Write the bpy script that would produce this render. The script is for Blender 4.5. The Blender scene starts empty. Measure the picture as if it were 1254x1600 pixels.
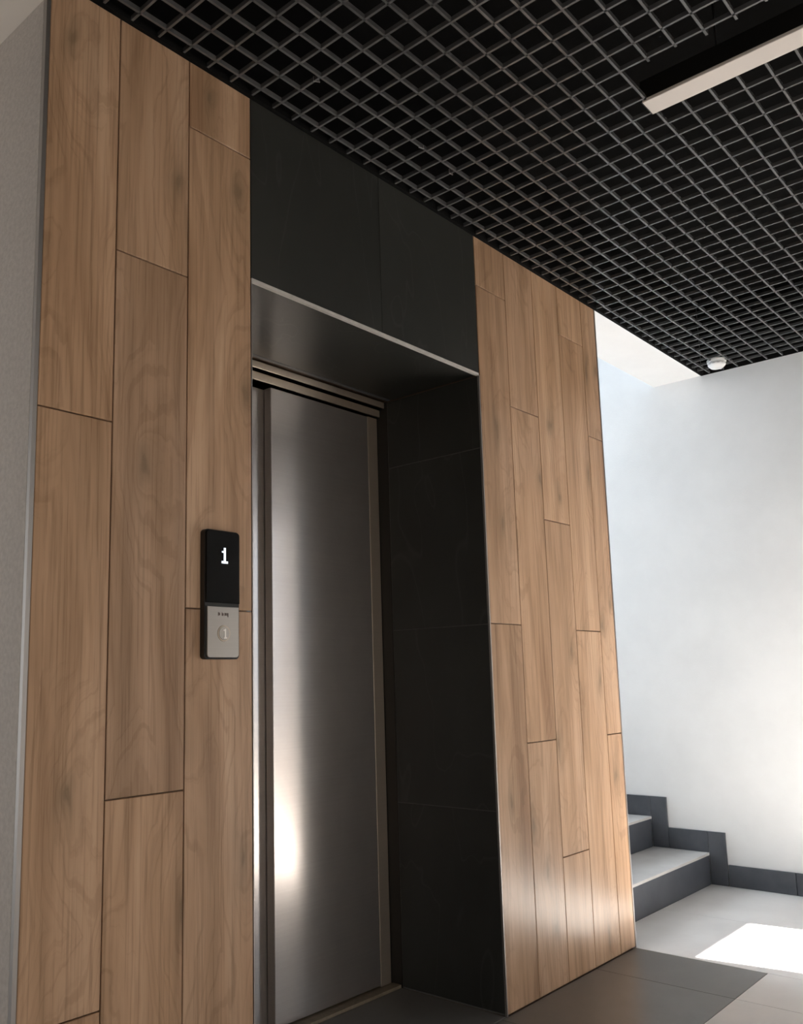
import bpy, bmesh, math, random
from mathutils import Matrix, Vector
random.seed(7)
S = bpy.context.scene
COL = S.collection
PI = math.pi

# ------------------------------------------------------------------ camera
cam_d = bpy.data.cameras.new('camera')
cam = bpy.data.objects.new('camera', cam_d); COL.objects.link(cam)
F, CX, CY, CZ = 1381.58, -0.8400, -1.6508, 1.0504
YAW, PITCH, ROLL = 0.8408, 0.1539, -0.0227
fw = Vector((math.sin(YAW)*math.cos(PITCH), math.cos(YAW)*math.cos(PITCH), math.sin(PITCH)))
r0 = Vector((math.cos(YAW), -math.sin(YAW), 0)); u0 = r0.cross(fw)
rt = math.cos(ROLL)*r0 + math.sin(ROLL)*u0
up = -math.sin(ROLL)*r0 + math.cos(ROLL)*u0
m = Matrix((rt, up, -fw)).transposed().to_4x4(); m.translation = Vector((CX, CY, CZ))
cam.matrix_world = m
cam_d.sensor_fit = 'AUTO'; cam_d.sensor_width = 36.0
cam_d.lens = 36.0*F/1600.0
cam_d.shift_x = 64.7/1600.0; cam_d.shift_y = 46.4/1600.0
cam_d.clip_start = 0.02
S.camera = cam

# ------------------------------------------------------------------ light and exposure
S.view_settings.view_transform = 'Standard'; S.view_settings.look = 'None'
S.view_settings.exposure = 0.0; S.view_settings.gamma = 1.0
S.view_settings.use_curve_mapping = False
w = bpy.data.worlds.new('sky'); S.world = w; w.use_nodes = True
bg = w.node_tree.nodes['Background']
bg.inputs['Color'].default_value = (0.74, 0.86, 1.0, 1); bg.inputs['Strength'].default_value = 2.2

def lamp(name, kind, loc, direction, energy, color, **kw):
    d = bpy.data.lights.new(name, kind); d.energy = energy; d.color = color
    for k, v in kw.items(): setattr(d, k, v)
    o = bpy.data.objects.new(name, d); COL.objects.link(o)
    o.location = loc; o.rotation_euler = Vector(direction).to_track_quat('-Z', 'Y').to_euler()
    return o
TAN_E = 1.157
lamp('sun', 'SUN', (3, -8, 9), (-0.14, 1.0, -TAN_E), 69.0, (1.0, 0.965, 0.915), angle=0.009)
lamp('stair_window_daylight', 'AREA', (3.2, 3.96, 2.75), (0, -1, -0.15), 140.0, (0.80, 0.90, 1.0), shape='RECTANGLE', size=1.0, size_y=1.7)
lamp('added_lobby_fill', 'AREA', (-0.35, -4.10, 1.15), (0, 1, -1.1), 35.0, (1.0, 0.90, 0.78), shape='RECTANGLE', size=2.1, size_y=1.1)  # added fill for the left planks, no known window here
lamp('added_corridor_fill', 'AREA', (-1.54, 1.6, 1.1), (1, 0, 0), 9.0, (1.0, 0.91, 0.81), shape='RECTANGLE', size=1.2, size_y=1.4)  # fill lamp added to brighten the corridor wall, source invented

# ------------------------------------------------------------------ node helpers
def new_mat(name):
    mt = bpy.data.materials.new(name); mt.use_nodes = True
    nt = mt.node_tree; b = nt.nodes['Principled BSDF']
    return mt, nt, b
def nd(nt, t, **kw):
    n = nt.nodes.new(t)
    for k, v in kw.items():
        if k.startswith('_'): setattr(n, k[1:], v)
        else: n.inputs[k.replace('__', ' ')].default_value = v
    return n
def ramp(nt, stops):
    n = nt.nodes.new('ShaderNodeValToRGB'); e = n.color_ramp.elements
    while len(e) < len(stops): e.new(0.5)
    for i, (p, c) in enumerate(stops):
        e[i].position = p; e[i].color = (*c, 1) if len(c) == 3 else c
    return n
def mix(nt, fac, a, b, mode='MIX'):
    n = nt.nodes.new('ShaderNodeMix'); n.data_type = 'RGBA'; n.blend_type = mode; n.clamp_factor = True
    for s, v in ((0, fac), (6, a), (7, b)):
        if isinstance(v, (int, float)): n.inputs[s].default_value = v
        elif isinstance(v, tuple): n.inputs[s].default_value = (*v, 1)
        else: nt.links.new(v, n.inputs[s])
    return n.outputs[2]
def coords(nt, scale, rnd=True, world=False):
    tc = nt.nodes.new('ShaderNodeTexCoord')
    src = tc.outputs['Object']
    if rnd:
        oi = nt.nodes.new('ShaderNodeObjectInfo')
        mul = nt.nodes.new('ShaderNodeVectorMath'); mul.operation = 'SCALE'
        cx = nt.nodes.new('ShaderNodeCombineXYZ')
        for i in range(3): nt.links.new(oi.outputs['Random'], cx.inputs[i])
        nt.links.new(cx.outputs[0], mul.inputs[0]); mul.inputs['Scale'].default_value = 37.0
        ad = nt.nodes.new('ShaderNodeVectorMath'); ad.operation = 'ADD'
        nt.links.new(src, ad.inputs[0]); nt.links.new(mul.outputs[0], ad.inputs[1]); src = ad.outputs[0]
    mp = nt.nodes.new('ShaderNodeMapping'); mp.inputs['Scale'].default_value = scale
    nt.links.new(src, mp.inputs['Vector'])
    return mp.outputs[0]
def bump(nt, b, h, strength, dist=0.002):
    n = nt.nodes.new('ShaderNodeBump'); n.inputs['Strength'].default_value = strength; n.inputs['Distance'].default_value = dist
    nt.links.new(h, n.inputs['Height']); nt.links.new(n.outputs[0], b.inputs['Normal'])

def wood_mat():
    mt, nt, b = new_mat('oak_look_tile'); L = nt.links
    # long slow cathedral figure: distorted bands running up the plank
    n1 = nd(nt, 'ShaderNodeTexNoise', Scale=1.0, Detail=2.0, Roughness=0.5); L.new(coords(nt, (4.0, 4.0, 0.9)), n1.inputs['Vector'])
    v = coords(nt, (1.0, 1.0, 0.10))
    wob = nt.nodes.new('ShaderNodeVectorMath'); wob.operation = 'SCALE'; wob.inputs['Scale'].default_value = 0.22
    L.new(n1.outputs['Color'], wob.inputs[0])
    ad = nt.nodes.new('ShaderNodeVectorMath'); ad.operation = 'ADD'; L.new(v, ad.inputs[0]); L.new(wob.outputs[0], ad.inputs[1])
    n2 = nd(nt, 'ShaderNodeTexNoise', Scale=9.0, Detail=4.0, Roughness=0.55); L.new(ad.outputs[0], n2.inputs['Vector'])
    # fine straight pore streaks
    n3 = nd(nt, 'ShaderNodeTexNoise', Scale=1.0, Detail=5.0, Roughness=0.65); L.new(coords(nt, (150.0, 150.0, 3.0)), n3.inputs['Vector'])
    n4 = nd(nt, 'ShaderNodeTexNoise', Scale=1.0, Detail=3.0, Roughness=0.5); L.new(coords(nt, (22.0, 22.0, 0.7)), n4.inputs['Vector'])
    c1 = ramp(nt, [(0.28, (0.325, 0.192, 0.114)), (0.42, (0.438, 0.278, 0.172)), (0.55, (0.505, 0.328, 0.211)), (0.72, (0.570, 0.387, 0.260))])
    L.new(n2.outputs['Fac'], c1.inputs['Fac'])
    c4 = ramp(nt, [(0.30, (0.84, 0.83, 0.82)), (0.50, (1, 1, 1)), (0.70, (1.07, 1.075, 1.08))]); L.new(n4.outputs['Fac'], c4.inputs['Fac'])
    col = mix(nt, 1.0, c1.outputs['Color'], c4.outputs['Color'], 'MULTIPLY')
    c3 = ramp(nt, [(0.36, (0.70, 0.67, 0.64)), (0.50, (1, 1, 1))]); L.new(n3.outputs['Fac'], c3.inputs['Fac'])
    col = mix(nt, 0.8, col, c3.outputs['Color'], 'MULTIPLY')
    # occasional greenish dark knots
    vo = nd(nt, 'ShaderNodeTexVoronoi', Scale=1.0, Randomness=1.0); vo.voronoi_dimensions = '2D'
    sp = nt.nodes.new('ShaderNodeSeparateXYZ'); L.new(coords(nt, (4.6, 4.6, 1.7)), sp.inputs[0])
    cb = nt.nodes.new('ShaderNodeCombineXYZ'); L.new(sp.outputs[0], cb.inputs[0]); L.new(sp.outputs[2], cb.inputs[1])
    ak = nt.nodes.new('ShaderNodeVectorMath'); ak.operation = 'ADD'
    wk = nt.nodes.new('ShaderNodeVectorMath'); wk.operation = 'SCALE'; wk.inputs['Scale'].default_value = 0.30
    nk = nd(nt, 'ShaderNodeTexNoise', Scale=14.0, Detail=4.0); L.new(coords(nt, (1.0, 1.0, 0.45)), nk.inputs['Vector'])
    L.new(nk.outputs['Color'], wk.inputs[0]); L.new(cb.outputs[0], ak.inputs[0]); L.new(wk.outputs[0], ak.inputs[1])
    L.new(ak.outputs[0], vo.inputs['Vector'])
    # flame lines bending round the knots
    sx = nt.nodes.new('ShaderNodeSeparateXYZ'); L.new(ad.outputs[0], sx.inputs[0])
    dk = ramp(nt, [(0.0, (0.16,)*3), (0.5, (0,)*3)]); L.new(vo.outputs['Distance'], dk.inputs['Fac'])
    ax = nt.nodes.new('ShaderNodeMath'); ax.operation = 'ADD'; L.new(sx.outputs[0], ax.inputs[0]); L.new(dk.outputs['Color'], ax.inputs[1])
    mx = nt.nodes.new('ShaderNodeMath'); mx.operation = 'MULTIPLY'; mx.inputs[1].default_value = 46.0; L.new(ax.outputs[0], mx.inputs[0])
    nl = nd(nt, 'ShaderNodeTexNoise', Scale=1.0, Detail=3.0, Roughness=0.6); nl.noise_dimensions = '1D'; L.new(mx.outputs[0], nl.inputs['W'])
    lr = ramp(nt, [(0.34, (0.72, 0.68, 0.64)), (0.47, (1, 1, 1)), (0.66, (1.06, 1.06, 1.06))]); L.new(nl.outputs['Fac'], lr.inputs['Fac'])
    col = mix(nt, 0.42, col, lr.outputs['Color'], 'MULTIPLY')
    kr = ramp(nt, [(0.02, (1, 1, 1)), (0.05, (0.60, 0.60, 0.60)), (0.12, (0.17, 0.17, 0.17)), (0.26, (0, 0, 0))]); L.new(vo.outputs['Distance'], kr.inputs['Fac'])
    kf = nt.nodes.new('ShaderNodeMath'); kf.operation = 'MULTIPLY'; kf.inputs[1].default_value = 0.62; L.new(kr.outputs['Color'], kf.inputs[0])
    col = mix(nt, kf.outputs[0], col, (0.13, 0.095, 0.058))
    # per plank tone
    oi = nt.nodes.new('ShaderNodeObjectInfo')
    tr = ramp(nt, [(0.0, (0.90, 0.90, 0.91)), (0.5, (1.0, 0.99, 0.97)), (1.0, (1.10, 1.09, 1.07))]); L.new(oi.outputs['Random'], tr.inputs['Fac'])
    col = mix(nt, 1.0, col, tr.outputs['Color'], 'MULTIPLY')
    L.new(col, b.inputs['Base Color'])
    b.inputs['Roughness'].default_value = 0.30; b.inputs['Specular IOR Level'].default_value = 0.33
    bump(nt, b, n3.outputs['Fac'], 0.12, 0.001)
    return mt
def noisy(name, c_lo, c_hi, scale, rough, detail=4.0, bump_s=0.0, bump_scale=None, spec=0.5, rough_var=0.0, stretch=(1, 1, 1), rnd=True, tone=0.0):
    mt, nt, b = new_mat(name); L = nt.links
    n = nd(nt, 'ShaderNodeTexNoise', Scale=scale, Detail=detail, Roughness=0.6); L.new(coords(nt, stretch, rnd), n.inputs['Vector'])
    c = ramp(nt, [(0.35, c_lo), (0.65, c_hi)]); L.new(n.outputs['Fac'], c.inputs['Fac'])
    out = c.outputs['Color']
    if tone:
        oi = nt.nodes.new('ShaderNodeObjectInfo')
        tr = ramp(nt, [(0, (1-tone,)*3), (1, (1+tone,)*3)]); L.new(oi.outputs['Random'], tr.inputs['Fac'])
        out = mix(nt, 1.0, out, tr.outputs['Color'], 'MULTIPLY')
    L.new(out, b.inputs['Base Color'])
    b.inputs['Roughness'].default_value = rough; b.inputs['Specular IOR Level'].default_value = spec
    if rough_var:
        mr = nd(nt, 'ShaderNodeMapRange'); mr.inputs['To Min'].default_value = rough-rough_var; mr.inputs['To Max'].default_value = rough+rough_var
        L.new(n.outputs['Fac'], mr.inputs['Value']); L.new(mr.outputs[0], b.inputs['Roughness'])
    if bump_s:
        nb = nd(nt, 'ShaderNodeTexNoise', Scale=bump_scale or scale*8, Detail=3.0); L.new(coords(nt, (1, 1, 1), rnd), nb.inputs['Vector'])
        bump(nt, b, nb.outputs['Fac'], bump_s)
    return mt
def stone_mat(name, base, rough):
    mt, nt, b = new_mat(name); L = nt.links
    n = nd(nt, 'ShaderNodeTexNoise', Scale=3.0, Detail=6.0, Roughness=0.6); L.new(coords(nt, (1, 1, 0.7)), n.inputs['Vector'])
    lo = tuple(x*0.8 for x in base); hi = tuple(x*1.25 for x in base)
    c = ramp(nt, [(0.35, lo), (0.65, hi)]); L.new(n.outputs['Fac'], c.inputs['Fac'])
    # faint pale veins and scuffs
    v = nd(nt, 'ShaderNodeTexNoise', Scale=2.2, Detail=2.0, Distortion=1.2); L.new(coords(nt, (1.4, 1.4, 0.45)), v.inputs['Vector'])
    vr = ramp(nt, [(0.492, (0, 0, 0)), (0.5, (0.16, 0.16, 0.16)), (0.508, (0, 0, 0))]); L.new(v.outputs['Fac'], vr.inputs['Fac'])
    col = mix(nt, vr.outputs['Color'], c.outputs['Color'], (0.12, 0.115, 0.11))
    L.new(col, b.inputs['Base Color'])
    mr = nd(nt, 'ShaderNodeMapRange'); mr.inputs['To Min'].default_value = rough-0.06; mr.inputs['To Max'].default_value = rough+0.08
    L.new(n.outputs['Fac'], mr.inputs['Value']); L.new(mr.outputs[0], b.inputs['Roughness'])
    return mt
def steel_mat(name, col, rough, aniso, smudge=0.05, haze=0.0):
    mt, nt, b = new_mat(name); L = nt.links
    n = nd(nt, 'ShaderNodeTexNoise', Scale=1.0, Detail=4.0); L.new(coords(nt, (3.0, 3.0, 220.0), False), n.inputs['Vector'])
    c = ramp(nt, [(0.3, tuple(x*0.975 for x in col)), (0.7, tuple(min(1, x*1.02) for x in col))]); L.new(n.outputs['Fac'], c.inputs['Fac'])
    L.new(c.outputs['Color'], b.inputs['Base Color'])
    b.inputs['Metallic'].default_value = 1.0
    s = nd(nt, 'ShaderNodeTexNoise', Scale=5.0, Detail=5.0, Roughness=0.65); L.new(coords(nt, (1, 1, 0.8), False), s.inputs['Vector'])
    mr = nd(nt, 'ShaderNodeMapRange'); mr.inputs['From Min'].default_value = 0.1; mr.inputs['From Max'].default_value = 0.9
    mr.inputs['To Min'].default_value = rough-smudge; mr.inputs['To Max'].default_value = rough+smudge
    L.new(s.outputs['Fac'], mr.inputs['Value']); L.new(mr.outputs[0], b.inputs['Roughness'])
    b.inputs['Anisotropic'].default_value = aniso
    t = nt.nodes.new('ShaderNodeCombineXYZ'); t.inputs[2].default_value = 1.0
    L.new(t.outputs[0], b.inputs['Tangent'])
    if haze:                                   # a film of dust and finger grease scatters part of the light widely
        h = nd(nt, 'ShaderNodeBsdfPrincipled', Metallic=1.0, Roughness=0.72); L.new(c.outputs['Color'], h.inputs['Base Color'])
        mr2 = nd(nt, 'ShaderNodeMapRange'); mr2.inputs['From Min'].default_value = 0.1; mr2.inputs['From Max'].default_value = 0.9
        mr2.inputs['To Min'].default_value = haze*0.85; mr2.inputs['To Max'].default_value = haze*1.15; L.new(s.outputs['Fac'], mr2.inputs['Value'])
        ms = nt.nodes.new('ShaderNodeMixShader'); L.new(mr2.outputs[0], ms.inputs[0]); L.new(b.outputs[0], ms.inputs[1]); L.new(h.outputs[0], ms.inputs[2])
        L.new(ms.outputs[0], nt.nodes['Material Output'].inputs['Surface'])
    return mt
def plain(name, col, rough, metal=0.0, emit=0.0, spec=0.5):
    mt, nt, b = new_mat(name)
    b.inputs['Base Color'].default_value = (*col, 1); b.inputs['Roughness'].default_value = rough
    b.inputs['Metallic'].default_value = metal; b.inputs['Specular IOR Level'].default_value = spec
    if emit:
        b.inputs['Emission Color'].default_value = (*col, 1); b.inputs['Emission Strength'].default_value = emit
    return mt

M = dict(
    wood=wood_mat(),
    grout_brown=noisy('brown_tile_grout', (0.12, 0.075, 0.046), (0.15, 0.095, 0.06), 60, 0.9),
    paint=noisy('white_textured_paint', (0.74, 0.745, 0.745), (0.79, 0.795, 0.795), 3.0, 0.7, bump_s=0.25, bump_scale=170, rnd=False, spec=0.25),
    plaster=noisy('grainy_beige_wallpaper', (0.50, 0.455, 0.41), (0.58, 0.53, 0.48), 90.0, 0.75, bump_s=0.55, bump_scale=140, rnd=False, spec=0.25),
    soffit=noisy('white_ceiling_paint', (0.86, 0.855, 0.85), (0.89, 0.885, 0.88), 5.0, 0.8, rnd=False, spec=0.2),
    soffit_corridor=noisy('cream_ceiling_paint', (0.80, 0.74, 0.67), (0.84, 0.78, 0.71), 5.0, 0.8, rnd=False, spec=0.2),
    stone=stone_mat('black_stone_tile', (0.0265, 0.0272, 0.0245), 0.36),
    floor_dark=noisy('dark_grey_floor_tile', (0.135, 0.127, 0.121), (0.165, 0.156, 0.148), 7.0, 0.34, rough_var=0.05, tone=0.05),
    floor_light=noisy('light_greige_floor_tile', (0.72, 0.69, 0.66), (0.78, 0.75, 0.72), 5.0, 0.34, rough_var=0.06, tone=0.03),
    grout_grey=noisy('grey_floor_grout', (0.26, 0.24, 0.22), (0.31, 0.29, 0.27), 60, 0.9),
    grout_dark=noisy('dark_floor_grout', (0.10, 0.095, 0.09), (0.13, 0.12, 0.115), 60, 0.9),
    riser=noisy('dark_grey_step_tile', (0.062, 0.068, 0.080), (0.084, 0.090, 0.104), 9.0, 0.45, rough_var=0.05),
    tread=noisy('grey_step_tread_tile', (0.50, 0.48, 0.46), (0.58, 0.56, 0.54), 7.0, 0.5),
    steel=steel_mat('brushed_steel', (0.53, 0.485, 0.455), 0.19, 0.5, 0.02, 0.34),
    steel_frame=steel_mat('brushed_steel_frame', (0.58, 0.50, 0.41), 0.30, 0.4, 0.03, 0.5),
    alu=plain('satin_aluminium', (0.42, 0.40, 0.38), 0.5, 1.0),
    alu_white=noisy('pale_anodised_profile', (0.50, 0.48, 0.45), (0.58, 0.56, 0.53), 30, 0.45),
    sill=noisy('dusty_sill_metal', (0.16, 0.125, 0.085), (0.22, 0.175, 0.12), 40, 0.6),
    bar=noisy('dark_grey_painted_bar', (0.082, 0.083, 0.085), (0.096, 0.097, 0.10), 30, 0.27, spec=0.75),
    black=plain('matt_black_paint', (0.006, 0.006, 0.006), 0.9, spec=0.1),
    void=plain('black_slab_and_sheets', (0.008, 0.008, 0.008), 0.95, spec=0.05),
    black_gloss=plain('black_glass', (0.003, 0.003, 0.003), 0.06, spec=0.2),
    black_plastic=plain('black_plastic', (0.010, 0.009, 0.008), 0.35),
    plate=steel_mat('call_plate_steel', (0.44, 0.415, 0.38), 0.36, 0.3),
    mark=plain('engraved_mark', (0.10, 0.07, 0.06), 0.6),
    glyph=plain('raised_button_glyph', (0.80, 0.77, 0.72), 0.3, 0.6),
    digit=plain('white_led_digit', (0.80, 0.88, 1.0), 0.4, emit=1.15),
    white_plastic=plain('white_plastic', (0.80, 0.80, 0.80), 0.4),
    grey_plastic=plain('grey_slot', (0.58, 0.58, 0.58), 0.5),
    opal=plain('unlit_opal_diffuser', (0.78, 0.73, 0.69), 0.45),
    reflected_brown=noisy('brown_for_reflection', (0.36, 0.275, 0.21), (0.43, 0.335, 0.26), 20, 0.5, stretch=(6, 6, 0.5)),  # brown of the added door and pillar, tuned for the steel reflection
    concrete=noisy('grey_asphalt', (0.045, 0.044, 0.043), (0.06, 0.059, 0.057), 3, 0.9),
)

# ------------------------------------------------------------------ mesh helpers
def add_box(bm, x0, x1, y0, y1, z0, z1):
    v = [bm.verts.new((x, y, z)) for z in (z0, z1) for y in (y0, y1) for x in (x0, x1)]
    for f in ((0, 2, 3, 1), (4, 5, 7, 6), (0, 1, 5, 4), (1, 3, 7, 5), (3, 2, 6, 7), (2, 0, 4, 6)):
        bm.faces.new([v[i] for i in f])
def add_cyl(bm, c, axis, r0, r1, h, n=24):
    """frustum from centre c along axis ('x','y','z'), radius r0 at c and r1 at c+h"""
    ring = []
    for k, (r, d) in enumerate(((r0, 0), (r1, h))):
        row = []
        for i in range(n):
            a = 2*PI*i/n; p = [math.cos(a)*r, math.sin(a)*r]
            q = {'z': (p[0], p[1], d), 'y': (p[0], d, p[1]), 'x': (d, p[0], p[1])}[axis]
            row.append(bm.verts.new((c[0]+q[0], c[1]+q[1], c[2]+q[2])))
        ring.append(row)
    for i in range(n):
        bm.faces.new((ring[0][i], ring[0][(i+1) % n], ring[1][(i+1) % n], ring[1][i]))
    bm.faces.new(ring[0][::-1]); bm.faces.new(ring[1])
def finish(bm, name):
    bmesh.ops.recalc_face_normals(bm, faces=bm.faces)
    me = bpy.data.meshes.new(name); bm.to_mesh(me); bm.free(); return me
def obj(name, me, mat, parent=None, loc=(0, 0, 0), rot=None, smooth=False, **props):
    if isinstance(me, bmesh.types.BMesh): me = finish(me, name)
    if mat is not None and not me.materials: me.materials.append(M[mat])
    if smooth:
        for p in me.polygons: p.use_smooth = True
    o = bpy.data.objects.new(name, me); COL.objects.link(o); o.location = loc
    if rot: o.rotation_euler = rot
    if parent is not None: o.parent = parent
    for k, v in props.items(): o[k] = v
    return o
def boxes(*bs):
    bm = bmesh.new()
    for b in bs: add_box(bm, *b)
    return bm
def struct(name, me, mat, **p): return obj(name, me, mat, kind='structure', **p)
def thing(name, label, cat, loc, group=None):
    o = bpy.data.objects.new(name, None); COL.objects.link(o); o.location = loc
    o.empty_display_size = 0.05; o['label'] = label; o['category'] = cat
    if group: o['group'] = group
    return o
def bevel_box(x0, x1, y0, y1, z0, z1, off, seg=1):
    bm = boxes((x0, x1, y0, y1, z0, z1))
    bmesh.ops.bevel(bm, geom=bm.edges[:]+bm.verts[:], offset=off, segments=seg, affect='EDGES', profile=0.5)
    return bm
_tile_cache = {}
def tile(name, mat, parent, lo, hi, face, ch=0.0012, **props):
    """a tile filling lo..hi (parent's origin is the world's); its outer side `face` ('-y','+z','-x','-z') has chamfered edges"""
    c = tuple((a+b)/2 for a, b in zip(lo, hi)); h = tuple((b-a)/2 for a, b in zip(lo, hi))
    key = (tuple(round(x, 5) for x in h), face, mat)
    if key not in _tile_cache:
        ax = 'xyz'.index(face[1]); sg = -1 if face[0] == '-' else 1
        o1, o2 = [i for i in range(3) if i != ax]
        bm = bmesh.new(); rows = []
        for d, ins in ((-h[ax], 0), (h[ax]-ch, 0), (h[ax], ch)):
            row = []
            for s1, s2 in ((-1, -1), (1, -1), (1, 1), (-1, 1)):
                p = [0, 0, 0]; p[ax] = sg*d; p[o1] = s1*(h[o1]-ins); p[o2] = s2*(h[o2]-ins)
                row.append(bm.verts.new(p))
            rows.append(row)
        for a, b in ((0, 1), (1, 2)):
            for i in range(4): bm.faces.new((rows[a][i], rows[a][(i+1) % 4], rows[b][(i+1) % 4], rows[b][i]))
        bm.faces.new(rows[0]); bm.faces.new(rows[2])
        me = finish(bm, name); me.materials.append(M[mat]); _tile_cache[key] = me
    return obj(name, _tile_cache[key], None, parent, loc=c, **props)

# ------------------------------------------------------------------ key dimensions
X0, XL, XR, XE, XW = 0.020, 0.6016, 1.641, 2.553, 3.756   # wall corner, opening left, opening right, wall end, right wall
ZC, ZL = 2.605, 2.085                                     # grid ceiling, lintel
YD = 0.465                                                # lift door face
YF = -1.85                                                # entrance front wall
G = 0.0015                                                # half a joint

# ------------------------------------------------------------------ elevator wall
wall = struct('wall_back', boxes((X0-0.006, XL-0.010, 0.010, 2.6, -0.12, 3.0), (XR+0.010, XE-0.004, 0.010, 2.6, -0.12, 3.0),
                                 (XL-0.010, XR+0.010, 0.010, 0.52, ZL+0.010, 3.0), (XL-0.010, XR+0.010, 0.56, 2.6, 0, 3.0)), 'grout_brown')
def plank(x0, x1, z0, z1):
    tile('plank', 'wood', wall, (x0+G, 0.0, z0+G), (x1-G, 0.0098, z1-G), '-y')
def plank_column(x0, x1, joints, top=ZC+0.02):
    zs = [0.002]+[j for j in joints if 0.03 < j < top]+[top]
    for a, b in zip(zs, zs[1:]): plank(x0, x1, a, b)
for (a, b), js in zip(((X0+0.003, 0.2), (0.2, 0.4), (0.4, XL)), ((0.4106, 1.620), (0.8150, 2.0245), (1.2200, 2.4265))):
    plank_column(a, b, js)
for (a, b), js in zip(((XR+0.006, 1.838), (1.838, 2.035), (2.035, 2.228), (2.228, 2.427), (2.427, XE-0.003)),
                      ((1.224, 2.420), (0.820, 2.015), (0.413, 1.622), (1.215, 2.402), (0.813, 2.018))):
    plank_column(a, b, js)
# black stone surround: header, soffit, right reveal (60 cm tiles), left reveal
for a, b in ((XL, 1.1280), (1.1280, XR+0.004)):
    tile('stone_tile', 'stone', wall, (a+0.0006, 0.0, ZL+0.006), (b-0.0006, 0.0098, ZC+0.02), '-y', 0.0006)
tile('stone_tile', 'stone', wall, (XL, 0.012, ZL), (XR, 0.395, ZL+0.0098), '-z', 0.0008)
zs = [0.004, 0.617, 1.2215, 1.826, ZL-0.002]
for a, b in zip(zs, zs[1:]):
    tile('stone_tile', 'stone', wall, (XR, 0.006, a+0.001), (XR+0.0098, 0.418, b-0.001), '-x', 0.0012)
    tile('stone_tile', 'stone', wall, (XL-0.0098, 0.006, a+0.001), (XL, 0.418, b-0.001), '+x', 0.0012)
tile('grout_strip', 'riser', wall, (XL, 0.397, ZL), (XR, 0.415, ZL+0.004), '-z', 0.0008, label='pale uneven silicone strip behind the lintel soffit')
obj('grout_strip', boxes((XR+0.0012, XR+0.0099, 0.007, 0.4195, 0.0, ZL-0.003)), 'grout_dark', wall)
for x in (XR+0.001, XL-0.012):
    obj('reveal_strip', boxes((x, x+0.010, 0.4205, 0.52, 0.0, ZL)), 'black_plastic', wall)
# metal edge profiles
struct('trim_1', boxes((X0-0.007, X0+0.0025, -0.0012, 0.011, 0.0, ZC)), 'alu', label='thin grey metal corner profile at the left end of the wood tiles')
struct('trim_2', boxes((XL-0.0004, XL+0.0022, -0.0012, 0.006, 0.0, ZL+0.004)), 'alu', label='thin metal profile on the left edge of the lift opening')
struct('trim_3', boxes((XR-0.0005, XR+0.0040, -0.0015, 0.006, 0.0, ZL)), 'alu', label='thin metal profile on the right edge of the lift opening')
struct('trim_4', boxes((XL+0.001, XR, -0.0015, 0.010, ZL-0.002, ZL+0.0062)), 'alu_white', label='pale metal profile along the lintel edge')
struct('trim_5', boxes((XE-0.003, XE+0.003, -0.0015, 0.012, 0.0, ZC)), 'alu', label='thin metal profile at the right end of the wood tiles')

# ------------------------------------------------------------------ lift door
lift = struct('door_1', boxes((XL-0.01, XR+0.01, 0.545, 0.555, 0.0, ZL)), 'black', label='brushed steel two-panel lift door in a black stone surround')
obj('door_panel', bevel_box(1.092, 1.581, YD, YD+0.034, 0.014, 2.024, 0.002), 'steel', lift)
obj('door_panel', bevel_box(XL+0.02, 1.125, YD+0.036, YD+0.066, 0.014, 2.024, 0.002), 'steel', lift)
fr = obj('door_frame', bevel_box(1.586, 1.640, YD+0.004, YD+0.06, 0.004, 2.028, 0.001), 'steel_frame', lift)
obj('frame_header', bevel_box(XL+0.002, 1.640, YD-0.012, YD+0.06, 2.030, 2.058, 0.002), 'steel_frame', lift)
obj('frame_cap', bevel_box(XL+0.002, 1.640, YD-0.035, YD+0.02, 2.060, 2.084, 0.002), 'steel_frame', lift)
obj('sill', boxes((XL+0.002, 1.640, 0.425, YD-0.004, 0.0, 0.010), (XL+0.002, 1.640, YD+0.000, YD+0.036, 0.0, 0.008), (XL+0.002, 1.640, YD+0.038, YD+0.075, 0.0, 0.008)), 'sill', lift)

# ------------------------------------------------------------------ floor
floor = struct('floor', boxes((-1.7, 5.0, -4.4, 0.2, -0.12, -0.012), (-1.7, X0, 0.2, 3.2, -0.12, -0.012), (XL-0.01, XR+0.01, 0.0, 0.56, -0.12, -0.011)), 'grout_grey')
def floor_tile(mat, x0, x1, y0, y1):
    tile('floor_tile', mat, floor, (x0+0.0008, y0+0.0008, -0.0118), (x1-0.0008, y1-0.0008, 0.0), '+z', 0.0008)
xb = [-1.4, -0.8, -0.2, 0.4, 1.0, 1.61, 2.225, 2.545]
for a, b in zip(xb, xb[1:]): floor_tile('floor_dark', a, b, -0.490, 0.0)
for a, b in ((XL+0.001, 1.12), (1.12, XR)): floor_tile('floor_dark', a, b, 0.0025, 0.424)
for a, b in zip(xb, xb[1:]):
    y = -0.490
    while y > -4.2:
        if not (a > 1.4 and y < -2.0): floor_tile('floor_light', a, b, max(y-0.6, -4.3), y)
        y -= 0.6
for a, b in ((2.545, 3.150), (3.150, XW)):
    for y0, y1 in ((-0.455, 0.157), (-1.055, -0.455), (-1.655, -1.055), (-2.055, -1.655)):
        floor_tile('floor_light', a, b, y0, y1)

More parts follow.
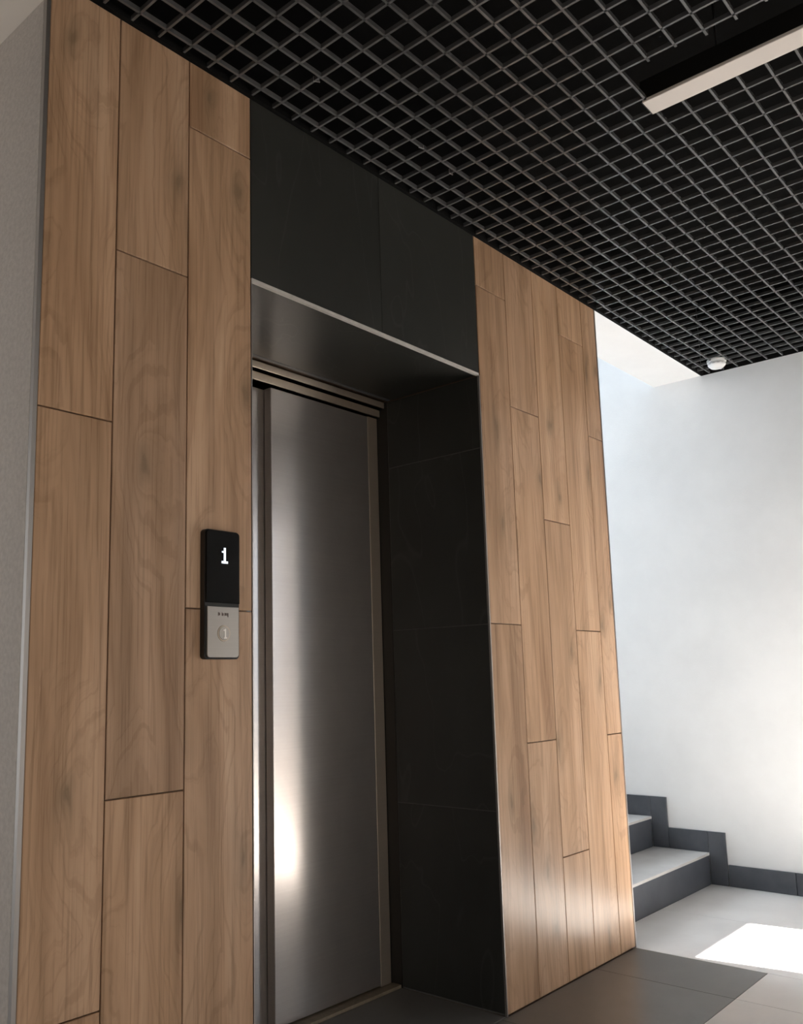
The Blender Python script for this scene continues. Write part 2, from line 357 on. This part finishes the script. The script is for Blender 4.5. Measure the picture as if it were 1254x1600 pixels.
# ------------------------------------------------------------------ grid ceiling
ceil = struct('ceiling', boxes((-1.7, XW+0.2, YF-0.05, 0.6, 3.0, 3.1), (-1.7, 1.5, -4.4, YF-0.05, ZC, 3.1),
    (X0, XW-0.006, -0.006, -0.001, ZC+0.031, 3.0), (XW-0.0055, XW-0.0005, YF, -0.007, ZC+0.031, 3.0)), 'void')  # thin black sheets added above the grid to keep its cells dark
PX, PY, BW, BH = 0.0752, 0.073, 0.0062, 0.012
xm = [-1.06, -0.457, 0.145, 0.747, 1.348, 1.950, 2.552, 3.150, XW-0.006]
ym = [-0.010, -0.193, -0.777, -1.361, -1.845]
OPEN = (1.206, 1.428, -1.99, -0.779)           # cut-out for the lamp
def bar(parent, x0, x1, y0, y1, zj):
    obj('slat', boxes((x0, x1, y0, y1, ZC+zj, ZC+zj+BH)), 'bar', parent)
for j in range(4):
    for i in range(8):
        xa, xb_ = xm[i], xm[i+1]; yb, ya = ym[j], ym[j+1]
        if xa < -0.5 and j < 3: pass
        jx, jy = random.uniform(-0.003, 0.003), random.uniform(-0.0035, 0.0035)
        if j == 0: jy = {3: 0.004, 4: -0.002}.get(i, jy)
        g = obj('grid_panel', boxes((xa+0.002, xb_-0.002, ya+0.001, ya+0.003, ZC+BH-0.004, ZC+BH)), 'bar', ceil)
        joined = []
        nx = int(round((xb_-xa)/PX)); ny = max(2, int(round((yb-ya)/PY)))
        for k in range(nx):
            x = xa+PX*k+jx
            if x > XW-0.02: continue
            y0, y1 = ya+0.002, yb-0.002
            if OPEN[0]-0.001 < x < OPEN[1]-0.004:
                if y0 >= OPEN[3]: pass
                else: continue
            joined.append((x-BW/2, x+BW/2, y0, y1))
        for k in range(ny):
            y = yb-PY*k+jy if j else ym[1]+PY*(k+1)+jy
            if y > -0.02: continue
            x0, x1 = xa+0.003, xb_-0.003
            if y < OPEN[3]+0.002:
                cut = []
                if x0 < OPEN[0] < x1: cut = [(x0, OPEN[0]+random.uniform(-0.004, 0.02))]
                elif x0 < OPEN[1] < x1: cut = [(OPEN[1], x1)]
                else: cut = [(x0, x1)]
            else: cut = [(x0, x1)]
            for a, b in cut: joined.append((a, b, y-BW/2, y+BW/2))
        if j < 3 and i > 1:
            for b in joined: bar(g, *b, 0.0)
        else:
            bm = bmesh.new()
            for b in joined: add_box(bm, b[0], b[1], b[2], b[3], ZC, ZC+BH)
            obj('slats', bm, 'bar', g, kind='stuff')
struct('trim_6', boxes((X0, XW, -0.014, -0.0008, ZC-0.002, ZC+0.03)), 'black', label='dark wall angle carrying the ceiling grid')
struct('trim_7', boxes((XW-0.006, XW-0.0005, YF, -0.016, ZC-0.002, ZC+0.03)), 'black', label='dark wall angle under the grid along the white wall')
# bright spring clips left in the grid
for x, y in ((0.676, -0.178), (1.273, -0.176), (1.101, -0.194)):
    bm = boxes((-0.009, 0.009, -0.0015, 0.0015, 0, 0.002), (-0.009, -0.006, -0.0015, 0.0015, 0, 0.014), (0.004, 0.007, -0.0015, 0.0015, 0, 0.010))
    obj('spring_clip', bm, 'alu', ceil, loc=(x, y, ZC-0.001), rot=(0, 0, random.uniform(-0.6, 0.6)))

# linear lamp, unlit, on the right side of the cut-out
lampo = thing('linear_lamp', 'unlit white linear lamp set in a cut-out of the black ceiling grid', 'lamp', (1.390, -0.765, ZC))
obj('housing', boxes((-0.036, 0.036, -1.20, 0.0, 0.006, 0.060)), 'black_plastic', lampo)
obj('diffuser', bevel_box(-0.035, 0.035, -1.199, -0.001, -0.004, 0.006, 0.0015), 'opal', lampo)
for y in (-0.001, -1.2015): obj('end_cap', boxes((-0.036, 0.036, y, y+0.0025, -0.003, 0.060)), 'black_plastic', lampo)
for y in (-0.20, -1.0): obj('hanger', boxes((-0.002, 0.002, y, y+0.004, 0.060, 0.395)), 'black_plastic', lampo)

# smoke detector
sd = thing('smoke_detector', 'round white smoke detector on the ceiling grid near the wall', 'smoke detector', (3.605, -0.138, ZC+0.010))
bm = bmesh.new(); add_cyl(bm, (0, 0, -0.012), 'z', 0.046, 0.047, 0.012, 40); obj('base', bm, 'white_plastic', sd)
bm = bmesh.new()
prof = [(0.0425, -0.012), (0.0425, -0.022), (0.040, -0.030), (0.030, -0.040), (0.016, -0.044), (0.0, -0.0455)]
rows = []
for r, z in prof[:-1]: rows.append([bm.verts.new((r*math.cos(2*PI*i/40), r*math.sin(2*PI*i/40), z)) for i in range(40)])
tip = bm.verts.new((0, 0, prof[-1][1]))
for a, b in zip(rows, rows[1:]):
    for i in range(40): bm.faces.new((a[i], a[(i+1) % 40], b[(i+1) % 40], b[i]))
for i in range(40): bm.faces.new((rows[-1][i], rows[-1][(i+1) % 40], tip))
bm.faces.new(rows[0]); obj('cover', bm, 'white_plastic', sd, smooth=True)
bm = bmesh.new()
for k in range(12):
    a = 2*PI*k/12; c, s = math.cos(a), math.sin(a)
    q = [bm.verts.new((c*r-s*t, s*r+c*t, z)) for z in (-0.0255, -0.0215) for r, t in ((0.036, -0.006), (0.0432, -0.006), (0.0432, 0.006), (0.036, 0.006))]
    for f in ((0, 1, 2, 3), (4, 5, 6, 7), (0, 1, 5, 4), (1, 2, 6, 5), (2, 3, 7, 6), (3, 0, 4, 7)): bm.faces.new([q[i] for i in f])
obj('vent_slot', bm, 'grey_plastic', sd)
bm = bmesh.new(); add_cyl(bm, (0.018, -0.012, -0.0455), 'z', 0.003, 0.003, 0.004, 12); obj('indicator', bm, 'grey_plastic', sd)

# ------------------------------------------------------------------ white walls and stairwell
wr = struct('wall_right', boxes((XW, XW+0.2, YF-0.2, 4.0, -0.12, 5.0)), 'paint')
struct('wall_stair', boxes((XE-0.0035, XE-0.0005, 0.0125, 2.6, 0, 5.0), (XE-0.2, XE-0.0005, 2.6, 4.0, 0, 5.0), (XE-0.2, XE-0.0036, 0.262, 2.6, 3.0, 5.0)), 'paint')
struct('wall_stair_back', boxes((XE-0.2, 2.70, 4.0, 4.2, 0, 5.0), (3.70, XW+0.2, 4.0, 4.2, 0, 5.0), (2.70, 3.70, 4.0, 4.2, 0, 1.90), (2.70, 3.70, 4.0, 4.2, 3.60, 5.0)), 'paint')
struct('window_1', boxes((2.70, 2.75, 4.05, 4.10, 1.90, 3.60), (3.65, 3.70, 4.05, 4.10, 1.90, 3.60), (2.75, 3.65, 4.05, 4.10, 1.90, 1.95), (2.75, 3.65, 4.05, 4.10, 3.55, 3.60), (3.18, 3.22, 4.05, 4.10, 1.95, 3.55)), 'white_plastic')
struct('ceiling_stair', boxes((XE-0.2, XW+0.2, 0.0, 4.2, 5.0, 5.1)), 'soffit')
struct('ceiling_beam', boxes((XE, XW, 0.0, 0.262, ZC, 5.0)), 'soffit')

stairs = thing('staircase', 'grey stairs with dark risers rising behind the wood tiled wall', 'stairs', (3.15, 0.157, 0))
RH, TD, N = 0.152, 0.290, 9
sx0, sx1 = XE-3.15+0.002, XW-3.15-0.001
bm = bmesh.new()
for k in range(N):
    y0 = TD*k+0.010; y1 = TD*(k+1)+0.010 if k < N-1 else 3.84
    add_box(bm, sx0, sx1, y0, y1, -0.012 if k == 0 else RH*(k-1), RH*(k+1)-0.012)
obj('flight', bm, 'grout_dark', stairs)
for k in range(N):
    tile('riser', 'riser', stairs, (sx0, TD*k, RH*k+0.0006), (sx1-0.011, TD*k+0.0098, RH*(k+1)-0.0125), '-y', 0.0008)
    y1 = TD*(k+1)-0.001 if k < N-1 else 3.84
    tile('tread', 'tread', stairs, (sx0, TD*k-0.003, RH*(k+1)-0.012), (sx1-0.011, y1, RH*(k+1)), '+z', 0.0015)

bb = struct('baseboard_right', boxes((XW-0.0015, XW-0.0003, -0.85, 0.60, -0.01, 0.099)), 'alu_white')
def skirt(y0, y1, z0, z1): tile('skirting_tile', 'riser', bb, (XW-0.011, y0+0.001, z0+0.0005), (XW-0.0016, y1-0.001, z1), '-x', 0.0008)
skirt(-0.70, -0.246, 0.0, 0.102); skirt(-0.246, 0.066, 0.0, 0.102)
for k in range(5):
    yk = 0.157+TD*k; z = RH*k
    skirt(yk-0.088, yk-0.0005, z, z+0.152+0.102)
    skirt(yk-0.0005, yk+TD-0.088, z+RH, z+RH+0.102)

# ------------------------------------------------------------------ corridor on the left and the rest of the lobby (behind the camera)
struct('wall_corridor', boxes((X0-0.0075, X0-0.0061, 0.0115, 3.0, 0, ZC)), 'plaster')
struct('ceiling_corridor', boxes((-1.6, X0-0.0076, 0.012, 3.0, 2.548, 3.1)), 'soffit_corridor')
struct('wall_corridor_end', boxes((-1.6, X0-0.0076, 3.0, 3.2, -0.01, 3.1)), 'plaster')
struct('wall_left', boxes((-1.8, -1.6, -4.4, 0.95, -0.12, 3.1), (-1.8, -1.6, 2.25, 3.2, -0.12, 3.1), (-1.8, -1.6, 0.95, 2.25, -0.12, 0.35), (-1.8, -1.6, 0.95, 2.25, 1.85, 3.1)), 'plaster')
struct('added_window_3', boxes((-1.72, -1.66, 0.95, 1.01, 0.35, 1.85), (-1.72, -1.66, 2.19, 2.25, 0.35, 1.85), (-1.72, -1.66, 1.01, 2.19, 0.35, 0.41), (-1.72, -1.66, 1.01, 2.19, 1.79, 1.85)), 'white_plastic')  # invented opening, added to go with the corridor fill
struct('wall_front', boxes((-1.6, -1.45, -4.4, -4.2, -0.12, 3.1), (0.75, 1.5, -4.4, -4.2, -0.12, 3.1), (-1.45, 0.75, -4.4, -4.2, -0.12, 0.1), (-1.45, 0.75, -4.4, -4.2, 1.80, 3.1),
                           (1.5, 1.7, -4.4, YF-0.2, -0.12, 3.1)), 'plaster')
struct('added_window_2', boxes((-1.45, -1.39, -4.32, -4.26, 0.1, 1.8), (0.69, 0.75, -4.32, -4.26, 0.1, 1.8), (-1.39, 0.69, -4.32, -4.26, 0.1, 0.16), (-1.39, 0.69, -4.32, -4.26, 1.74, 1.8), (-0.38, -0.32, -4.32, -4.26, 0.16, 1.74)), 'white_plastic')  # invented opening, added to go with the lobby fill
DX0, DX1, DH = 2.800, 3.395, 2.10
struct('wall_entrance', boxes((1.5, DX0, YF-0.2, YF, -0.12, 3.1), (DX1, XW, YF-0.2, YF, -0.12, 3.1), (DX0, DX1, YF-0.2, YF, DH, 3.1)), 'paint')
d2 = struct('added_reflection_door', boxes((XW-0.03, XW-0.001, YF+0.02, -0.72, 0.0, 2.2)), 'reflected_brown', label='unseen brown door added for the lift door to reflect')  # out of view, added only to tone the reflection in the steel
struct('added_reflection_pillar', boxes((3.42, XW-0.031, YF+0.001, YF+0.05, 0.0, 2.58)), 'reflected_brown')  # unseen pillar added to bound the bright reflection in the lift door
struct('added_sun_blocker', boxes((-4.0, 1.48, -8.0, -4.41, 2.3, 2.45)), 'concrete')  # unseen slab added to keep direct sun out of the lobby
struct('ground', boxes((-14, 14, -22, -4.45, -0.32, -0.16), (1.71, 14, -4.45, YF-0.205, -0.32, -0.125)), 'concrete')

# ------------------------------------------------------------------ lift call panel
cp = thing('call_panel', 'lift call panel with black display showing 1 on the wood tiled wall', 'call panel', (0.4935, -0.0004, 1.2555))
def rrect(w_, h_, y0, y1, r, z0=0.0, rb=None, rtop=None):
    """rounded plate in the XZ plane from y0 (front) to y1"""
    rb = r if rb is None else rb; rtop = r if rtop is None else rtop
    pts = []
    for cx, cz, a0, rr in ((w_/2, h_/2, 0, rtop), (-w_/2, h_/2, 90, rtop), (-w_/2, -h_/2, 180, rb), (w_/2, -h_/2, 270, rb)):
        for k in range(7):
            a = math.radians(a0+15*k)
            ox = cx-math.copysign(rr, cx); oz = cz-math.copysign(rr, cz)
            pts.append((ox+rr*math.cos(a), oz+rr*math.sin(a)+z0))
    bm = bmesh.new(); c = 0.0008
    def row(y, s): return [bm.verts.new((x*(1-s/w_*2), y, (z-z0)*(1-s/h_*2)+z0)) for x, z in pts]
    R = [row(y1, 0), row(y0+c, 0), row(y0, c)]
    for a, b in zip(R, R[1:]):
        for i in range(len(pts)): bm.faces.new((a[i], a[(i+1) % len(pts)], b[(i+1) % len(pts)], b[i]))
    bm.faces.new(R[0]); bm.faces.new(R[2][::-1])
    return bm
obj('body', rrect(0.1045, 0.305, -0.016, 0.0, 0.010), 'black_plastic', cp)
obj('display', rrect(0.100, 0.1715, -0.0205, -0.0155, 0.0085, 0.0645, rb=0.001), 'black_gloss', cp, label='black glass display')
pl = obj('button_plate', rrect(0.094, 0.119, -0.0210, -0.0155, 0.0085, -0.0895, rtop=0.001), 'plate', cp, label='brushed steel button plate')
obj('digit', boxes((-0.0030, 0.0030, -0.0212, -0.0200, 0.078, 0.1105), (-0.0085, -0.0030, -0.0212, -0.0200, 0.0985, 0.1025), (-0.0095, 0.0095, -0.0212, -0.0200, 0.0730, 0.0785)), 'digit', cp, label='glowing white digit 1', loc=(0.004, 0, 0))
bm = bmesh.new()
for x0, x1, z0, z1 in ((-20, -18.4, 0, 9), (-17.5, -14.5, 1, 8), (-9, -7.5, 0, 9), (-6.5, -4.4, 0, 7), (-1, 0.8, 0, 8), (2, 4, 1, 8), (5.5, 7, 0, 8), (8.4, 10.5, -3, 8)):
    add_box(bm, (x0+4)/1000, (x1+4)/1000, -0.0214, -0.0208, -0.0515+z0/1000*0.9, -0.0515+z1/1000*0.9)
obj('marking', bm, 'mark', cp, label='small worn marking on the steel plate')
bm = bmesh.new(); add_cyl(bm, (0.001, -0.0208, -0.0925), 'y', 0.0190, 0.0185, -0.0016, 40)
bt = obj('button', bm, 'steel_frame', cp, label='round call button')
bm = bmesh.new(); add_cyl(bm, (0.001, -0.0223, -0.0925), 'y', 0.0160, 0.0152, -0.0012, 40); obj('button_cap', bm, 'plate', bt)
obj('button_digit', boxes((0.0005, 0.0052, -0.0246, -0.0232, -0.1025, -0.0820), (-0.003, 0.0005, -0.0246, -0.0232, -0.0870, -0.0835), (-0.0015, 0.0080, -0.0246, -0.0232, -0.1050, -0.1015)), 'glyph', bt)
